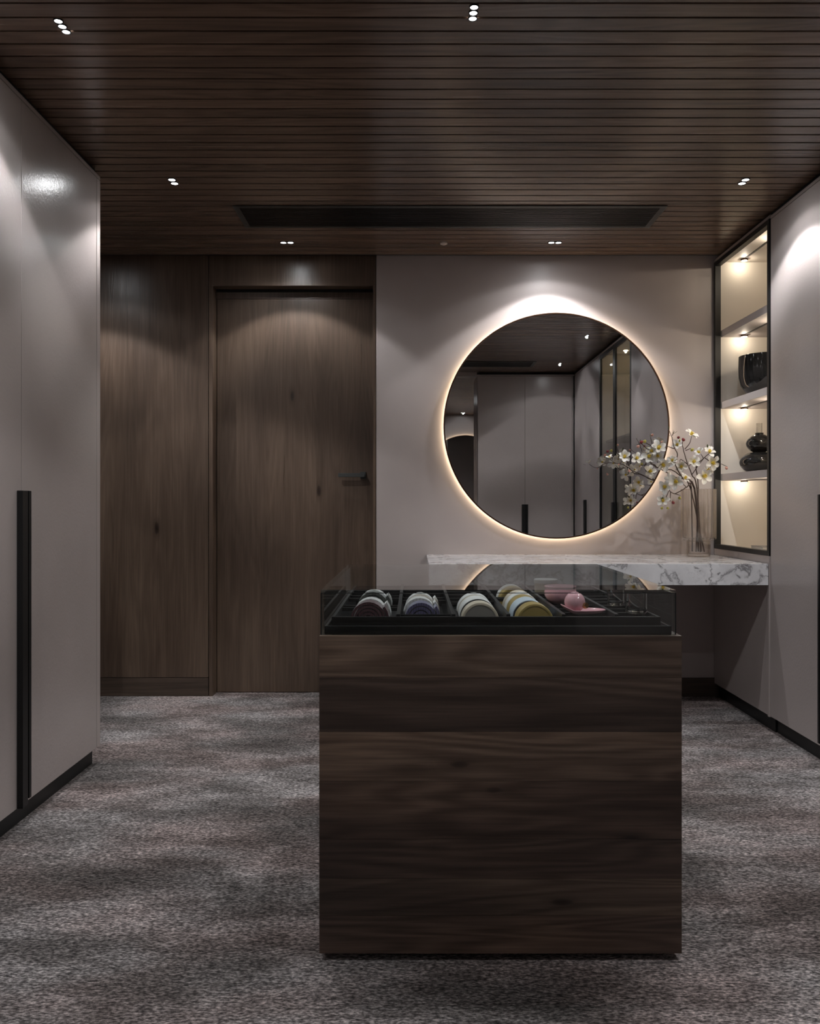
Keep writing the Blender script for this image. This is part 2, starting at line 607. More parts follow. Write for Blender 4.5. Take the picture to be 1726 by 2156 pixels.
# remaining walls of the dressing room and of the added passage the camera stands in, in place of a mirrored door
box('wall_alcove_left', (-3.2, -3.05, 3.7, 5.5, 0, CEIL + 0.014), 'plaster', kind='structure', label='grey wall at the end of the side passage')
box('wall_alcove_front', (-3.1, -2.04, 3.72, 3.9, 0, CEIL + 0.014), 'plaster', kind='structure', label='grey wall closing the side passage')
box('wall_left', (-2.14, -2.04, REAR - 0.6, 3.72, 0, CEIL + 0.014), 'plaster', kind='structure', label='grey wall behind the left wardrobes')
box('wall_right', (2.30, 2.40, END - 0.1, 5.3, 0, CEIL + 0.014), 'plaster', kind='structure', label='grey wall behind the right cabinets')
box('wall_rear_left', (-2.04, -0.72, REAR - 0.12, REAR, 0, CEIL + 0.012), 'wall', kind='structure', label='taupe wall beside the passage opening')
box('wall_passage_left', (-1.12, -1.02, END, REAR - 0.121, 0, CEIL + 0.012), 'plaster', kind='structure', label='grey left wall of the passage')
box('wall_passage_right', (1.85, 1.95, END, -0.02, 0, CEIL + 0.012), 'plaster', kind='structure', label='grey right wall of the passage')
box('wall_passage_end', (-1.12, 1.95, END - 0.1, END, 0, CEIL + 0.012), 'wall', kind='structure', label='taupe end wall of the passage')
box('trim_1', (-0.72, 0.727, REAR - 0.12, REAR - 0.002, zr(1.474), CEIL + 0.012), 'lacquer', kind='structure', label='taupe lintel over the passage opening')
# black shadow gaps between cabinet tops and ceiling
box('trim_2', (-2.0, LFACE - 0.018, REAR, 3.885, zr(1.494), CEIL), 'void', kind='structure', label='black shadow gap above the left wardrobes')
box('trim_3', (RFACE + 0.018, 2.28, REAR, BACK - 0.001, zr(1.501), CEIL), 'void', kind='structure', label='black shadow gap above the right cabinets')
box('trim_4', (0.75, 1.845, 0.02, REAR - 0.006, zr(1.494), CEIL), 'void', kind='structure', label='black shadow gap above the rear wardrobe')


# ------------------------------------------------------------------ wardrobes
def wardrobe(side, splits, label, group=None, handle_at=1, end_panel=None, pre=0.0, post=0.0, htop=0.05):
    """splits = edges of the doors along the wall; side L, R or B(rear)"""
    def T(u0, u1, n0, n1, z0, z1):
        # n measured from the door face into the room
        if side == 'L':
            return (LFACE + n0, LFACE + n1, u0, u1, z0, z1)
        if side == 'R':
            return (RFACE - n1, RFACE - n0, u0, u1, z0, z1)
        return (u0, u1, REAR + n0, REAR + n1, z0, z1)
    dep = {'L': 0.60, 'R': 0.42, 'B': 0.60}[side]
    u0, u1 = splits[0] - pre, splits[-1] + post
    b = T(u0, u1, -dep, 0, 0, 0)
    root = empty('wardrobe', ((b[0] + b[1]) / 2, (b[2] + b[3]) / 2, 0), label, 'wardrobe', group)
    box('carcass', T(u0 + 0.004, u1 - 0.004, -dep, -0.022, DB + 0.002, zr(1.493)), 'lacquer', root)
    box('cornice', T(u0, u1, -0.021, 0, DT + 0.003, zr(1.493)), 'lacquer', root, bev=0.0012)
    box('plinth', T(u0 + 0.004, u1 - 0.004, -dep, -0.035, 0, DB), 'black', root)
    for a, c in zip(splits, splits[1:]):
        box('door', T(a + 0.0015, c - 0.0015, -0.021, 0, DB, DT), 'lacquer', root, bev=0.0012)
    for e in (end_panel or []):
        box('side_strip', T(e[0], e[1], -0.021, 0.0, DB, DT), 'lacquer', root, bev=0.0012)
    if handle_at is not None:
        h = splits[handle_at]
        hb = boxes('handle', [T(h - 0.036, h + 0.006, 0.0, 0.022, DB, zr(htop)), T(h + 0.006, h + 0.016, 0.0, 0.006, DB + 0.02, zr(htop)),
                              T(h + 0.016, h + 0.034, 0.0, 0.022, DB + 0.02, zr(htop))], 'black', root, bev=0.0015,
                   label='long black vertical bar handle')
    return root


wardrobe('L', [2.382, 3.116, 3.856], 'tall taupe wardrobe with long black handle, at the left edge of the photo', end_panel=[(3.858, 3.90)], post=0.044)
wardrobe('L', [0.90, 1.638, 2.376], 'taupe wardrobe nearer the camera in the left row', pre=0.28)
wardrobe('R', [3.18, 3.828, 4.422], 'tall taupe wardrobe at the right edge of the photo, beside the lit niche', htop=0.045)
wardrobe('R', [0.63, 1.275, 1.935], 'taupe wardrobe on the right wall, seen in the round mirror beside black-framed cabinet')
wardrobe('B', [0.735, 1.278, 1.822], 'taupe two-door wardrobe facing the round mirror, seen reflected in its middle', htop=0.0, pre=0.008, post=0.022)

# glazed display cabinet on the right wall, visible in the mirror
Y0, Y1 = 1.942, 3.172
gc = empty('glass_cabinet', (2.05, (Y0 + Y1) / 2, 0), 'black-framed glass display cabinet reflected at the right of the round mirror', 'cabinet')
boxes('carcass', [(2.24, 2.265, Y0, Y1, DB, zr(1.493)), (RFACE + 0.022, 2.24, Y0, Y0 + 0.02, DB, zr(1.493)), (RFACE + 0.022, 2.24, Y1 - 0.02, Y1, DB, zr(1.493)),
                  (RFACE + 0.022, 2.24, Y0 + 0.02, Y1 - 0.02, DB, DB + 0.02), (RFACE + 0.022, 2.24, Y0 + 0.02, Y1 - 0.02, zr(1.478), zr(1.493))], 'cream', gc)
box('cornice', (RFACE, RFACE + 0.021, Y0, Y1, DT + 0.003, zr(1.493)), 'lacquer', gc)
box('plinth', (RFACE + 0.035, 2.265, Y0 + 0.004, Y1 - 0.004, 0, DB), 'black', gc)
for a, c in ((Y0, 2.556), (2.558, Y1)):
    fr = boxes('door_frame', [(RFACE, RFACE + 0.021, a + 0.001, a + 0.036, DB, DT), (RFACE, RFACE + 0.021, c - 0.036, c - 0.001, DB, DT),
                              (RFACE, RFACE + 0.021, a + 0.036, c - 0.036, DB, DB + 0.035), (RFACE, RFACE + 0.021, a + 0.036, c - 0.036, DT - 0.035, DT)], 'black', gc)
    box('glass_pane', (RFACE + 0.008, RFACE + 0.014, a + 0.036, c - 0.036, DB + 0.035, DT - 0.035), 'cab_glass', fr)
for z in (zr(0.62), zr(-0.18)):
    box('shelf', (RFACE + 0.06, 2.24, Y0 + 0.02, Y1 - 0.02, z - 0.012, z + 0.012), 'cream', gc, bev=0.002)
box('handle', (RFACE - 0.022, RFACE, 2.53, 2.585, zr(-0.45), zr(0.02)), 'black', gc, bev=0.002)
for y in (2.25, 2.87):
    bm = bmesh.new()
    add_lathe(bm, [(0.022, 0), (0.022, 0.006), (0.0, 0.006)], (2.03, y, zr(1.470)))
    mk('puck_light', bm, 'warm_led', gc)
    plain_light('cabinet_lamp', (2.03, y, zr(1.460)), 1.6, WARM_COL, gc, 0.008)

# ------------------------------------------------------------------ open lit niche right of the vanity
N0, N1 = 4.428, 5.252
NB, NTp = zr(-0.268), zr(1.482)
XB = 2.225
nc = empty('display_niche', (2.03, (N0 + N1) / 2, 0), 'black-framed open display niche with warm lit shelves above the marble counter', 'cabinet')
boxes('lining', [(XB, XB + 0.02, N0, N1, NB, NTp + 0.02), (RFACE + 0.012, XB, N0, N0 + 0.02, NB, NTp + 0.02), (RFACE + 0.012, XB, N1 - 0.02, N1, NB, NTp + 0.02),
                 (RFACE + 0.012, XB, N0 + 0.02, N1 - 0.02, NTp, NTp + 0.018), (RFACE + 0.012, XB, N0 + 0.02, N1 - 0.02, NB - 0.018, NB + 0.002)], 'cream', nc)
W_ = 0.020
boxes('frame', [(RFACE - 0.004, RFACE + 0.03, N0 + 0.004, N0 + 0.03, NB, NTp), (RFACE - 0.004, RFACE + 0.03, N1 - 0.03, N1 - 0.004, NB, NTp),
                (RFACE - 0.004, RFACE + 0.03, N0 + 0.03, N1 - 0.03, NB, NB + 0.026), (RFACE - 0.004, RFACE + 0.03, N0 + 0.03, N1 - 0.03, NTp - 0.026, NTp)], 'black', nc, bev=0.001)
boxes('top_filler', [(RFACE, RFACE + 0.03, N0, N1, NTp + 0.002, zr(1.50))], 'lacquer', nc)
box('lower_panel', (RFACE, RFACE + 0.02, N0 + 0.018, N1, DB, NB - 0.001), 'lacquer', nc, bev=0.001)
box('edge_strip', (RFACE - 0.006, RFACE + 0.02, N0, N0 + 0.017, DB - 0.004, NB - 0.001), 'lacquer', nc, bev=0.001)
box('base_carcass', (RFACE + 0.021, XB + 0.02, N0, N1, DB, NB - 0.02), 'lacquer', nc)
box('plinth', (RFACE + 0.028, XB + 0.02, N0, N1, 0, DB), 'black', nc)
SX0 = RFACE + 0.036
SH = [1.064, 0.626, 0.186]
for s in SH:
    sh = box('shelf', (SX0, XB, N0 + 0.02, N1 - 0.02, zr(s - 0.041), zr(s)), 'shelf', nc, bev=0.001)
for top in [NTp] + [zr(s - 0.041) for s in SH]:
    box('channel', (1.988, 2.000, N0 + 0.03, N1 - 0.10, top - 0.0035, top - 0.0002), 'vent', nc)
    for y, pw in ((5.160, 0.55), (4.735, 1.3), (4.53, 1.1)):  # last puck per shelf added out of view to even the niche light
        bm = bmesh.new()
        add_lathe(bm, [(0.021, -0.011), (0.021, -0.0003), (0.0, -0.0003)], (1.994, y, top), seg=20)
        mk('puck_rim', bm, 'bronze', nc)
        bm = bmesh.new()
        add_lathe(bm, [(0.017, -0.0125), (0.017, -0.0112), (0.0, -0.0112)], (1.994, y, top), seg=20)
        mk('puck_lens', bm, 'warm_led', nc)
        plain_light('shelf_lamp', (1.994, y, top - 0.0205), pw, (1.0, 0.86, 0.68), nc, 0.006)

# things on the niche shelves
bm = bmesh.new()
z0 = 0.0
prof = [(0.040, 0.0), (0.072, 0.006), (0.112, 0.030), (0.138, 0.068), (0.149, 0.115), (0.152, 0.170), (0.150, 0.238), (0.146, 0.240), (0.143, 0.236),
        (0.145, 0.170), (0.140, 0.115), (0.128, 0.072), (0.100, 0.036), (0.0, 0.014)]
add_lathe(bm, prof, (2.052, 4.985, zr(0.626)), seg=48)
mk('black_bowl', bm, 'ceramic', label='large deep glossy black bowl on the middle niche shelf', cat='bowl')
vz = zr(0.186)
gv = empty('gourd_vase', (2.014, 4.985, vz), 'glossy black double-bulb vase with clear glass neck on the lower niche shelf', 'vase')
bm = bmesh.new()
P1 = [(0.055, 0.0)] + [(0.062 + 0.048 * math.sin(math.pi * t) ** 0.8, 0.001 + 0.114 * t) for t in [i / 14 for i in range(15)]] + [(0.05, 0.116)]
add_lathe(bm, P1, (2.014, 4.985, vz), seg=40)
mk('lower_bulb', bm, 'ceramic', gv)
bm = bmesh.new()
P2 = [(0.045, 0.117)] + [(0.034 + 0.040 * math.sin(math.pi * t) ** 0.8, 0.118 + 0.100 * t) for t in [i / 14 for i in range(15)]] + [(0.022, 0.222), (0.024, 0.230), (0.018, 0.231)]
add_lathe(bm, P2, (2.014, 4.985, vz), seg=40)
mk('upper_bulb', bm, 'ceramic', gv)
bm = bmesh.new()
add_lathe(bm, [(0.0165, 0.226), (0.0165, 0.288), (0.0150, 0.288), (0.0150, 0.226)], (2.014, 4.985, vz), seg=28, closed=True)
mk('glass_neck', bm, 'clear_glass', gv)
bz = NB + 0.002
for i, (nm, mt, d, w, h, lb) in enumerate([('magazine', 'paper', 0.23, 0.19, 0.012, 'white magazine at the bottom of the niche, under the grey book'),
                                           ('book', 'paper_grey', 0.205, 0.165, 0.016, 'thin grey book lying on the magazine in the niche floor')]):
    rt = empty(nm, (2.03, 4.88 + 0.01 * i, bz), lb, 'book')
    box('pages', (2.03 - d / 2 * 0.7, 2.03 + d / 2 * 0.7, 4.88 - w / 2, 4.88 + w / 2, bz + 0.0015, bz + h - 0.0015), 'paper', rt)
    boxes('cover', [(2.03 - d / 2 * 0.72, 2.03 + d / 2 * 0.72, 4.88 - w / 2 - 0.003, 4.88 + w / 2 + 0.003, bz, bz + 0.0015),
                    (2.03 - d / 2 * 0.72, 2.03 + d / 2 * 0.72, 4.88 - w / 2 - 0.003, 4.88 + w / 2 + 0.003, bz + h - 0.0015, bz + h)], mt, rt)
    bz += h

# ------------------------------------------------------------------ vanity counter
CT = zr(-0.308)
box('marble_counter', (0.078, RFACE - 0.008, 4.43, BACK - 0.001, zr(-0.419), CT), 'marble', bev=0.0025,
    label='floating white marble vanity counter with grey veins below the mirror', cat='counter')


# ------------------------------------------------------------------ round mirrors with halo light
def round_mirror(cx, cz, yw, s, r, label):
    """yw wall plane, s = direction from the wall into the room (-1 / +1)"""
    rt = empty('round_mirror', (cx, yw, cz - r), label, 'mirror')
    yo = yw + s * 0.042

    def L(nm, prof, mat, closed=False):
        bm = bmesh.new()
        add_lathe(bm, [(a, yw + s * b) for a, b in prof], (cx, 0, cz), axis=1, seg=96, closed=closed)
        return mk(nm, bm, mat, rt)
    L('mirror_glass', [(r - 0.008, 0.034), (r - 0.008, 0.039), (0.0, 0.039)], 'mirror')
    L('rim', [(r - 0.008, 0.022), (r, 0.022), (r, 0.043), (r - 0.008, 0.043)], 'bronze', closed=True)
    L('back_plate', [(r - 0.05, 0.001), (r - 0.05, 0.020), (0.0, 0.020)], 'black')
    L('halo_strip', [(r - 0.034, 0.014), (r - 0.012, 0.014), (r - 0.012, 0.020), (r - 0.034, 0.020)], 'halo', closed=True)
    return rt


round_mirror(0.871, zr(0.480), BACK, -1, 0.690, 'large round mirror with warm glowing edge on the taupe wall')
round_mirror(0.871, zr(0.480), END, 1, 0.690, 'added far round glowing mirror standing in for the arc of light inside the large mirror')  # added mirror, stands in for the doubled reflection of the large one


# ------------------------------------------------------------------ ceiling fittings
def downlight(x, y, kind, label, lamp=1.0, r=0.0145):
    pos = {'3y': [(0, -0.0305), (0, 0), (0, 0.0305)], '2x': [(-0.0205, 0), (0.0205, 0)], '2y': [(0, -0.0225), (0, 0.0225)], '1': [(0, 0)]}[kind]
    rr = {'3y': 0.0150, '2x': 0.0200, '2y': 0.0200, '1': 0.02}[kind]
    rt = empty('downlight', (x, y, CEIL), label, 'light', 'recessed ceiling downlights')
    for dx, dy in pos:
        bm = bmesh.new()
        add_lathe(bm, [(rr * 0.77, -0.004), (rr, -0.004), (rr, -0.0002), (rr * 0.77, -0.0002)], (x + dx, y + dy, CEIL), seg=28, closed=True)
        rg = mk('ring', bm, 'black', rt)
        bm = bmesh.new()
        add_lathe(bm, [(rr * 0.77, -0.0022), (rr * 0.77, -0.0004), (0.0, -0.0004)], (x + dx, y + dy, CEIL), seg=28)
        mk('lens', bm, 'led', rg)
    ies_light('downlight_lamp', (x, y, CEIL - 0.014), DOWN_W * lamp, DOWN_COL, rt, 0.009)
    return rt


downlight(-1.116, 2.715, '3y', 'triple white downlight in a slanting row above the left wardrobe, top left corner')
downlight(0.184, 2.640, '3y', 'triple white downlight at the top edge of the photo above the display island')
downlight(1.560, 2.730, '3y', 'triple downlight reflected high in the round mirror', 1.2)
downlight(-1.131, 4.020, '2y', 'small downlight near the end of the left wardrobe')
downlight(1.551, 4.020, '2y', 'small downlight near the right wardrobe and lit niche', 1.25)
downlight(-0.735, 4.957, '2x', 'twin downlight in front of the oak door', 0.78)
downlight(0.818, 4.957, '2x', 'twin downlight above the round mirror')
downlight(-1.970, 4.660, '2y', 'downlight in the side passage, hidden by the left wardrobe')
downlight(-1.120, 1.210, '3y', 'triple downlight nearest the camera, over the left row', 1.3)
downlight(1.577, 1.210, '3y', 'downlight reflected beside the vent, lower of the two in the round mirror', 1.3)
downlight(0.45, -1.9, '3y', 'added downlight halfway along the passage behind the camera', 1.3)  # added lamp, brightens the passage as reflected in the large mirror
downlight(0.818, END + 0.30, '2x', 'added twin downlight over the far stand-in mirror')  # added lamp in place of the doubly reflected twin downlight

vt = empty('ceiling_vent', (0.185, 4.514, CEIL), 'long black slatted air vent in the plank ceiling', 'vent')


def vent(rt, x0, x1, y0, y1):
    z0, z1 = CEIL - 0.006, CEIL - 0.0005
    fw = 0.030
    boxes('frame', [(x0, x1, y0, y0 + 0.022, z0, z1), (x0, x1, y1 - 0.022, y1, z0, z1), (x0, x0 + fw, y0 + 0.022, y1 - 0.022, z0, z1), (x1 - fw, x1, y0 + 0.022, y1 - 0.022, z0, z1)], 'vent', rt, bev=0.001)
    box('backing', (x0 + fw, x1 - fw, y0 + 0.022, y1 - 0.022, CEIL - 0.0012, CEIL - 0.0004), 'void', rt)
    n = 15
    st = (y1 - y0 - 0.044) / n
    bm = bmesh.new()
    add_box(bm, x0 + fw, x1 - fw, y0 + 0.022 + st * 0.25, y0 + 0.022 + st * 0.75, z0 + 0.0005, CEIL - 0.0016)
    first = mk('slat', bm, 'black', rt)
    for i in range(1, n):
        c = first.copy()
        COL.objects.link(c)
        c.parent = rt
        c.location = first.location + Vector((0, st * i, 0))


vent(vt, -0.922, 1.290, 4.343, 4.685)
vt2 = empty('ceiling_vent', (0.2, 1.22, CEIL), 'second dark air vent seen only in the round mirror', 'vent')
vent(vt2, -0.90, 1.305, 1.02, 1.43 - 0.07)

sn = empty('ceiling_sensor', (0.174, 4.957, CEIL), 'tiny grey ceiling sensor between the two twin downlights', 'sensor')
bm = bmesh.new()
add_lathe(bm, [(0.021, -0.0105), (0.021, -0.0002), (0.0, -0.0002)], (0.174, 4.957, CEIL), seg=28)
mk('housing', bm, 'sensor', sn)
bm = bmesh.new()
add_lathe(bm, [(0.0, -0.0165), (0.010, -0.0150), (0.015, -0.0106), (0.0, -0.0106)], (0.174, 4.957, CEIL), seg=20)
mk('dome', bm, 'sensor', sn)

# ------------------------------------------------------------------ display island
IX0, IX1 = -0.2440, 0.6917  # island, glass case and contents scaled about the camera, baked into the numbers
IY0, IY1 = 2.2071, 3.1853
WT = zr(-0.3394)
WB = 0.020
isl = empty('display_island', ((IX0 + IX1) / 2, (IY0 + IY1) / 2, 0), 'dark walnut island with smoked glass display top in the middle of the room', 'cabinet')
s = F_PX / IY0
seams = [1339.2, 1427, 1541, 1645, 1767, 1850, 1928, 2008]
zs = [WT] + [zr(-(q - 1062) / s) for q in seams[1:-1]] + [WB]
TONE = [(1.08, 1.06, 1.02), (0.74, 0.72, 0.72), (1.32, 1.27, 1.20), (0.84, 0.78, 0.76), (0.70, 0.66, 0.66), (1.18, 1.18, 1.14), (0.92, 0.86, 0.84)]
for i, (a, c) in enumerate(zip(zs, zs[1:])):
    row = []
    row += [box('board', (IX0, IX1, IY0, IY0 + 0.02 + 0.0004 * (i % 2), c + 0.0003, a - 0.0003), 'isl_wood', isl, bev=0.0006)]
    row += [box('board', (IX0, IX0 + 0.02, IY0 + 0.0215, IY1 - 0.0215, c + 0.0003, a - 0.0003), 'isl_wood', isl)]
    row += [box('board', (IX1 - 0.02, IX1, IY0 + 0.0215, IY1 - 0.0215, c + 0.0003, a - 0.0003), 'isl_wood', isl)]
    row += [box('board', (IX0, IX1, IY1 - 0.02, IY1, c + 0.0003, a - 0.0003), 'isl_wood', isl, bev=0.0006)]
    for o in row:
        o.color = (*TONE[i], 1)
TZ = zr(-0.3730)       # floor of the tray well
box('deck', (IX0 + 0.02, IX1 - 0.02, IY0 + 0.0205, IY1 - 0.0205, TZ - 0.03, TZ - 0.011), 'tray', isl)
box('plinth', (IX0 + 0.045, IX1 - 0.045, IY0 + 0.05, IY1 - 0.05, 0.0, WB), 'black', isl)
GX0, GX1, GY0, GY1 = -0.2420, 0.6813, 2.2226, 3.1749
GT = zr(-0.2223)
GB = WT + 0.0005
boxes('base_rim', [(GX0 + 0.009, GX1 - 0.009, GY0 + 0.009, GY0 + 0.020, GB, GB + 0.021), (GX0 + 0.009, GX1 - 0.009, GY1 - 0.020, GY1 - 0.009, GB, GB + 0.021),
                   (GX0 + 0.009, GX0 + 0.016, GY0 + 0.020, GY1 - 0.020, GB, GB + 0.021), (GX1 - 0.016, GX1 - 0.009, GY0 + 0.020, GY1 - 0.020, GB, GB + 0.021)], 'black', isl)
g = 0.008
for b in ((GX0, GX1, GY0, GY0 + g, GB, GT - g - 0.0003), (GX0, GX1, GY1 - g, GY1, GB, GT - g - 0.0003),
          (GX0, GX0 + g, GY0 + g + 0.0003, GY1 - g - 0.0003, GB, GT - g - 0.0003), (GX1 - g, GX1, GY0 + g + 0.0003, GY1 - g - 0.0003, GB, GT - g - 0.0003)):
    box('glass_side', b, 'case_glass', isl)
gt = box('glass_top', (GX0, GX1, GY0, GY1, GT - g, GT), 'case_glass', isl)
gt.data.materials.append(M['case_inner'])      # the lower face only tints, the upper one mirrors
for p in gt.data.polygons:
    if p.normal.z < -0.5:
        p.material_index = 1
e = 0.0022
boxes('glass_edge', [(GX0 - 0.0004, GX0 + e, GY0 - 0.0004, GY0 + e, GB, GT - g), (GX1 - e, GX1 + 0.0004, GY0 - 0.0004, GY0 + e, GB, GT - g),
                     (GX0, GX1, GY0 - 0.0004, GY0 + 0.001, GT - g - 0.001, GT - g + 0.0008)], 'void', isl)

# black compartment tray inside the case
TT = zr(-0.2984)
TX0, TX1, TY0, TY1 = -0.2181, 0.6549, 2.2693, 3.1397
dv = [(838 - 871) / (F_PX / TY0), (955 - 871) / (F_PX / TY0), (1071 - 871) / (F_PX / TY0), (1188 - 871) / (F_PX / TY0), (1300 - 871) / (F_PX / TY0)]
ty = empty('organiser_tray', ((TX0 + TX1) / 2, (TY0 + TY1) / 2, TZ - 0.010), 'black six-compartment organiser tray inside the glass island top', 'tray')
boxes('tray_wall', [(TX0, TX1, TY0, TY0 + 0.008, TZ, TT), (TX0, TX1, TY1 - 0.008, TY1, TZ, TT), (TX0, TX0 + 0.008, TY0 + 0.008, TY1 - 0.008, TZ, TT), (TX1 - 0.008, TX1, TY0 + 0.008, TY1 - 0.008, TZ, TT)], 'tray', ty, bev=0.001)
box('tray_floor', (TX0, TX1, TY0, TY1, TZ - 0.010, TZ - 0.0005), 'tray', ty)
for x in dv:
    box('divider', (x - 0.005, x + 0.005, TY0 + 0.0085, TY1 - 0.0085, TZ, TT + 0.006), 'tray', ty, bev=0.001)
cells = list(zip([TX0 + 0.008] + [x + 0.005 for x in dv], [x - 0.005 for x in dv] + [TX1 - 0.008]))
# cross slats: a raised grid in the last two compartments, in free places in the others
SLZ = TT - 0.004
for ci, (a, c) in enumerate(cells):
    for kx in range(10):
        y = 2.3055 + kx * 0.086
        if ci in (0, 1, 2, 3):
            free = {0: [2.5076, 2.5594, 2.7563, 2.8392, 2.9221, 3.0050, 3.0775], 1: [2.3055, 2.3522, 2.6941, 2.7770, 2.9014, 3.0050, 3.0775], 2: [2.6527, 2.7563, 2.8599, 2.9635, 3.0568], 3: [2.3055, 2.7511, 2.7874, 3.0050, 3.0775]}[ci]
            if kx >= len(free):
                break
            y = free[kx]
        box('slat', (a + 0.0003, c - 0.0003, y - 0.004, y + 0.004, SLZ - 0.010, SLZ), 'tray', ty)


# rolled ties and belts lie on their edge in the tray
def roll_tie(x, y, w, r, mat, label, turns=5, tail=False):
    zc = TZ + r + 0.0005
    bm = bmesh.new()
    N = turns * 22
    pts = []
    for i in range(N + 1):
        t = i / N
        a = t * turns * 2 * math.pi + 0.7
        rad = r * (0.16 + 0.84 * t) if True else r
        rad *= 1.0
        pts.append((x + rad * math.cos(a), zc + rad * math.sin(a), a, rad))
    th = r * 0.84 / turns * 0.72
    quads = []
    for px, pz, a, rad in pts:
        ix, iz = px - th * math.cos(a), pz - th * math.sin(a)
        wob = 0.0012 * math.sin(a * 1.3)
        quads.append([bm.verts.new((px, y + wob, pz)), bm.verts.new((px, y + w + wob, pz)), bm.verts.new((ix, y + w + wob, iz)), bm.verts.new((ix, y + wob, iz))])
    for q0, q1 in zip(quads, quads[1:]):
        for k in range(4):
            f = bm.faces.new((q0[k], q0[(k + 1) % 4], q1[(k + 1) % 4], q1[k]))
            f.smooth = k in (0, 2)
    bm.faces.new(quads[0])
    bm.faces.new(quads[-1][::-1])
    return mk('rolled_tie', bm, mat, label=label, cat='tie', group='rolled ties in the glass case')


def belt(x, y, w, r, mat, label, facet=0.0, face=None):
    zc = TZ + r + 0.0005
    rt = empty('rolled_belt', (x, y + w / 2, TZ + 0.0005), label, 'belt', 'rolled belts in the glass case')
    bm = bmesh.new()
    seg = 48
    b = min(0.004, w * 0.25)
    add_lathe(bm, [(r * 0.86, y), (r - b, y), (r - b * 0.3, y + b * 0.3), (r, y + b), (r, y + w - b), (r - b, y + w), (r * 0.86, y + w)], (x, 0, zc), axis=1, seg=seg, closed=True)
    mk('band', bm, mat, rt)
    bm = bmesh.new()
    add_lathe(bm, [(0.0, y + 0.0015), (r * 0.859, y + 0.0015), (r * 0.859, y + w - 0.0015), (0.0, y + w - 0.0015)], (x, 0, zc), axis=1, seg=seg)
    mk('core', bm, face or mat, rt)
    return rt


x1 = -0.1233
roll_tie(x1, 2.3439, 0.0622, 0.0565, 'tie_red', 'burgundy striped tie rolled in a spiral, front left of the glass case')
roll_tie(x1 + 0.002, 2.4143, 0.0570, 0.0580, 'tie_white', 'ivory tie rolled up right behind the burgundy tie', 4)
roll_tie(x1, 2.6112, 0.0622, 0.0575, 'tie_green', 'grey-green tie rolled up at the back of the first compartment', 4)
roll_tie(x1, 2.6838, 0.0414, 0.0565, 'tie_white', 'second ivory tie behind the grey-green one in the first compartment', 4)
x2 = 0.0218
roll_tie(x2, 2.3833, 0.0642, 0.0539, 'tie_purple', 'violet striped tie rolled up in the second compartment', 4)
roll_tie(x2 - 0.003, 2.4558, 0.0570, 0.0570, 'tie_white', 'ivory tie rolled up right behind the violet tie', 4)
roll_tie(x2, 2.5200, 0.0518, 0.0565, 'tie_sand', 'sand-coloured tie third in the second compartment', 4)
roll_tie(x2, 2.5801, 0.0518, 0.0565, 'tie_white', 'ivory tie at the back of the second compartment', 4)
x3 = 0.1824
belt(x3, 2.3439, 0.0570, 0.0518, 'cream_belt', 'warm grey rolled belt with cream edge at the front of the third compartment', face='beige_felt')
belt(x3, 2.4061, 0.0269, 0.0518, 'black_belt', 'shiny black rolled belt behind the warm grey one')
belt(x3, 2.4371, 0.0829, 0.0523, 'white_belt', 'wide white rolled belt in the third compartment')
belt(x3, 2.5242, 0.0311, 0.0513, 'cream_belt', 'cream rolled belt behind the wide white belt')
belt(x3, 2.5594, 0.0518, 0.0523, 'white_belt', 'second white rolled belt at the back of the third compartment')
x4 = 0.3311
belt(x4, 2.3315, 0.0622, 0.0508, 'gold', 'mustard gold rolled belt at the front of the fourth compartment')
belt(x4, 2.3978, 0.0466, 0.0487, 'black_belt', 'shiny black rolled belt behind the front mustard one')
belt(x4, 2.4485, 0.0881, 0.0497, 'blue_belt', 'pale blue rolled belt in the fourth compartment')
belt(x4, 2.5408, 0.0622, 0.0497, 'gold', 'mustard gold rolled belt right behind the pale blue one')
belt(x4, 2.6071, 0.0518, 0.0508, 'white_belt', 'white rolled belt near the back of the fourth compartment')
belt(x4, 2.6630, 0.0518, 0.0508, 'cream_belt', 'cream rolled belt in the fourth compartment behind the white one')
belt(x4, 2.8185, 0.0622, 0.0497, 'gold', 'mustard gold rolled belt farthest back in the fourth compartment')
belt(x4, 2.8848, 0.0518, 0.0497, 'white_belt', 'white rolled belt farthest back in the fourth compartment')

# pink dish with ball
dz = SLZ + 0.0005
ds = empty('pink_dish', (0.4684, 2.3677, dz), 'oval pink porcelain dish under the pink ball in the glass case', 'dish')
bm = bmesh.new()
prof = [(0.0, 0.0), (0.60, 0.0), (0.90, 0.004), (1.0, 0.010), (0.985, 0.012), (0.86, 0.0065), (0.58, 0.0028), (0.0, 0.0025)]
add_lathe(bm, prof, (0, 0, 0), seg=48)
for v in bm.verts:
    x, y = v.co.x * 0.0622, v.co.y * 0.0373
    z = v.co.z
    if x < -0.030:
        z += (-(x + 0.030)) * 0.45
    v.co = Vector((0.4684 + x, 2.3677 + y, dz + z))
mk('plate', bm, 'pink', ds)
bl = empty('pink_ball', (0.4456, 2.3677, dz + 0.003), 'glossy pink porcelain ball with a brass cap resting on the oval pink dish', 'ornament')
bm = bmesh.new()
bmesh.ops.create_uvsphere(bm, u_segments=40, v_segments=24, radius=0.0285, matrix=Matrix.Translation((0.4456, 2.3677, dz + 0.003 + 0.0288)))
for f in bm.faces:
    f.smooth = True
mk('ball', bm, 'pink', bl)
bm = bmesh.new()
add_lathe(bm, [(0.0, -0.001), (0.0075, -0.001), (0.0088, 0.004), (0.0075, 0.010), (0.0045, 0.010), (0.004, 0.005), (0.0, 0.005)], (0, 0, 0), seg=18)
Rm = Matrix.Translation((0.4689, 2.3522, dz + 0.0225)) @ Euler((0.9, 1.15, 0)).to_matrix().to_4x4()
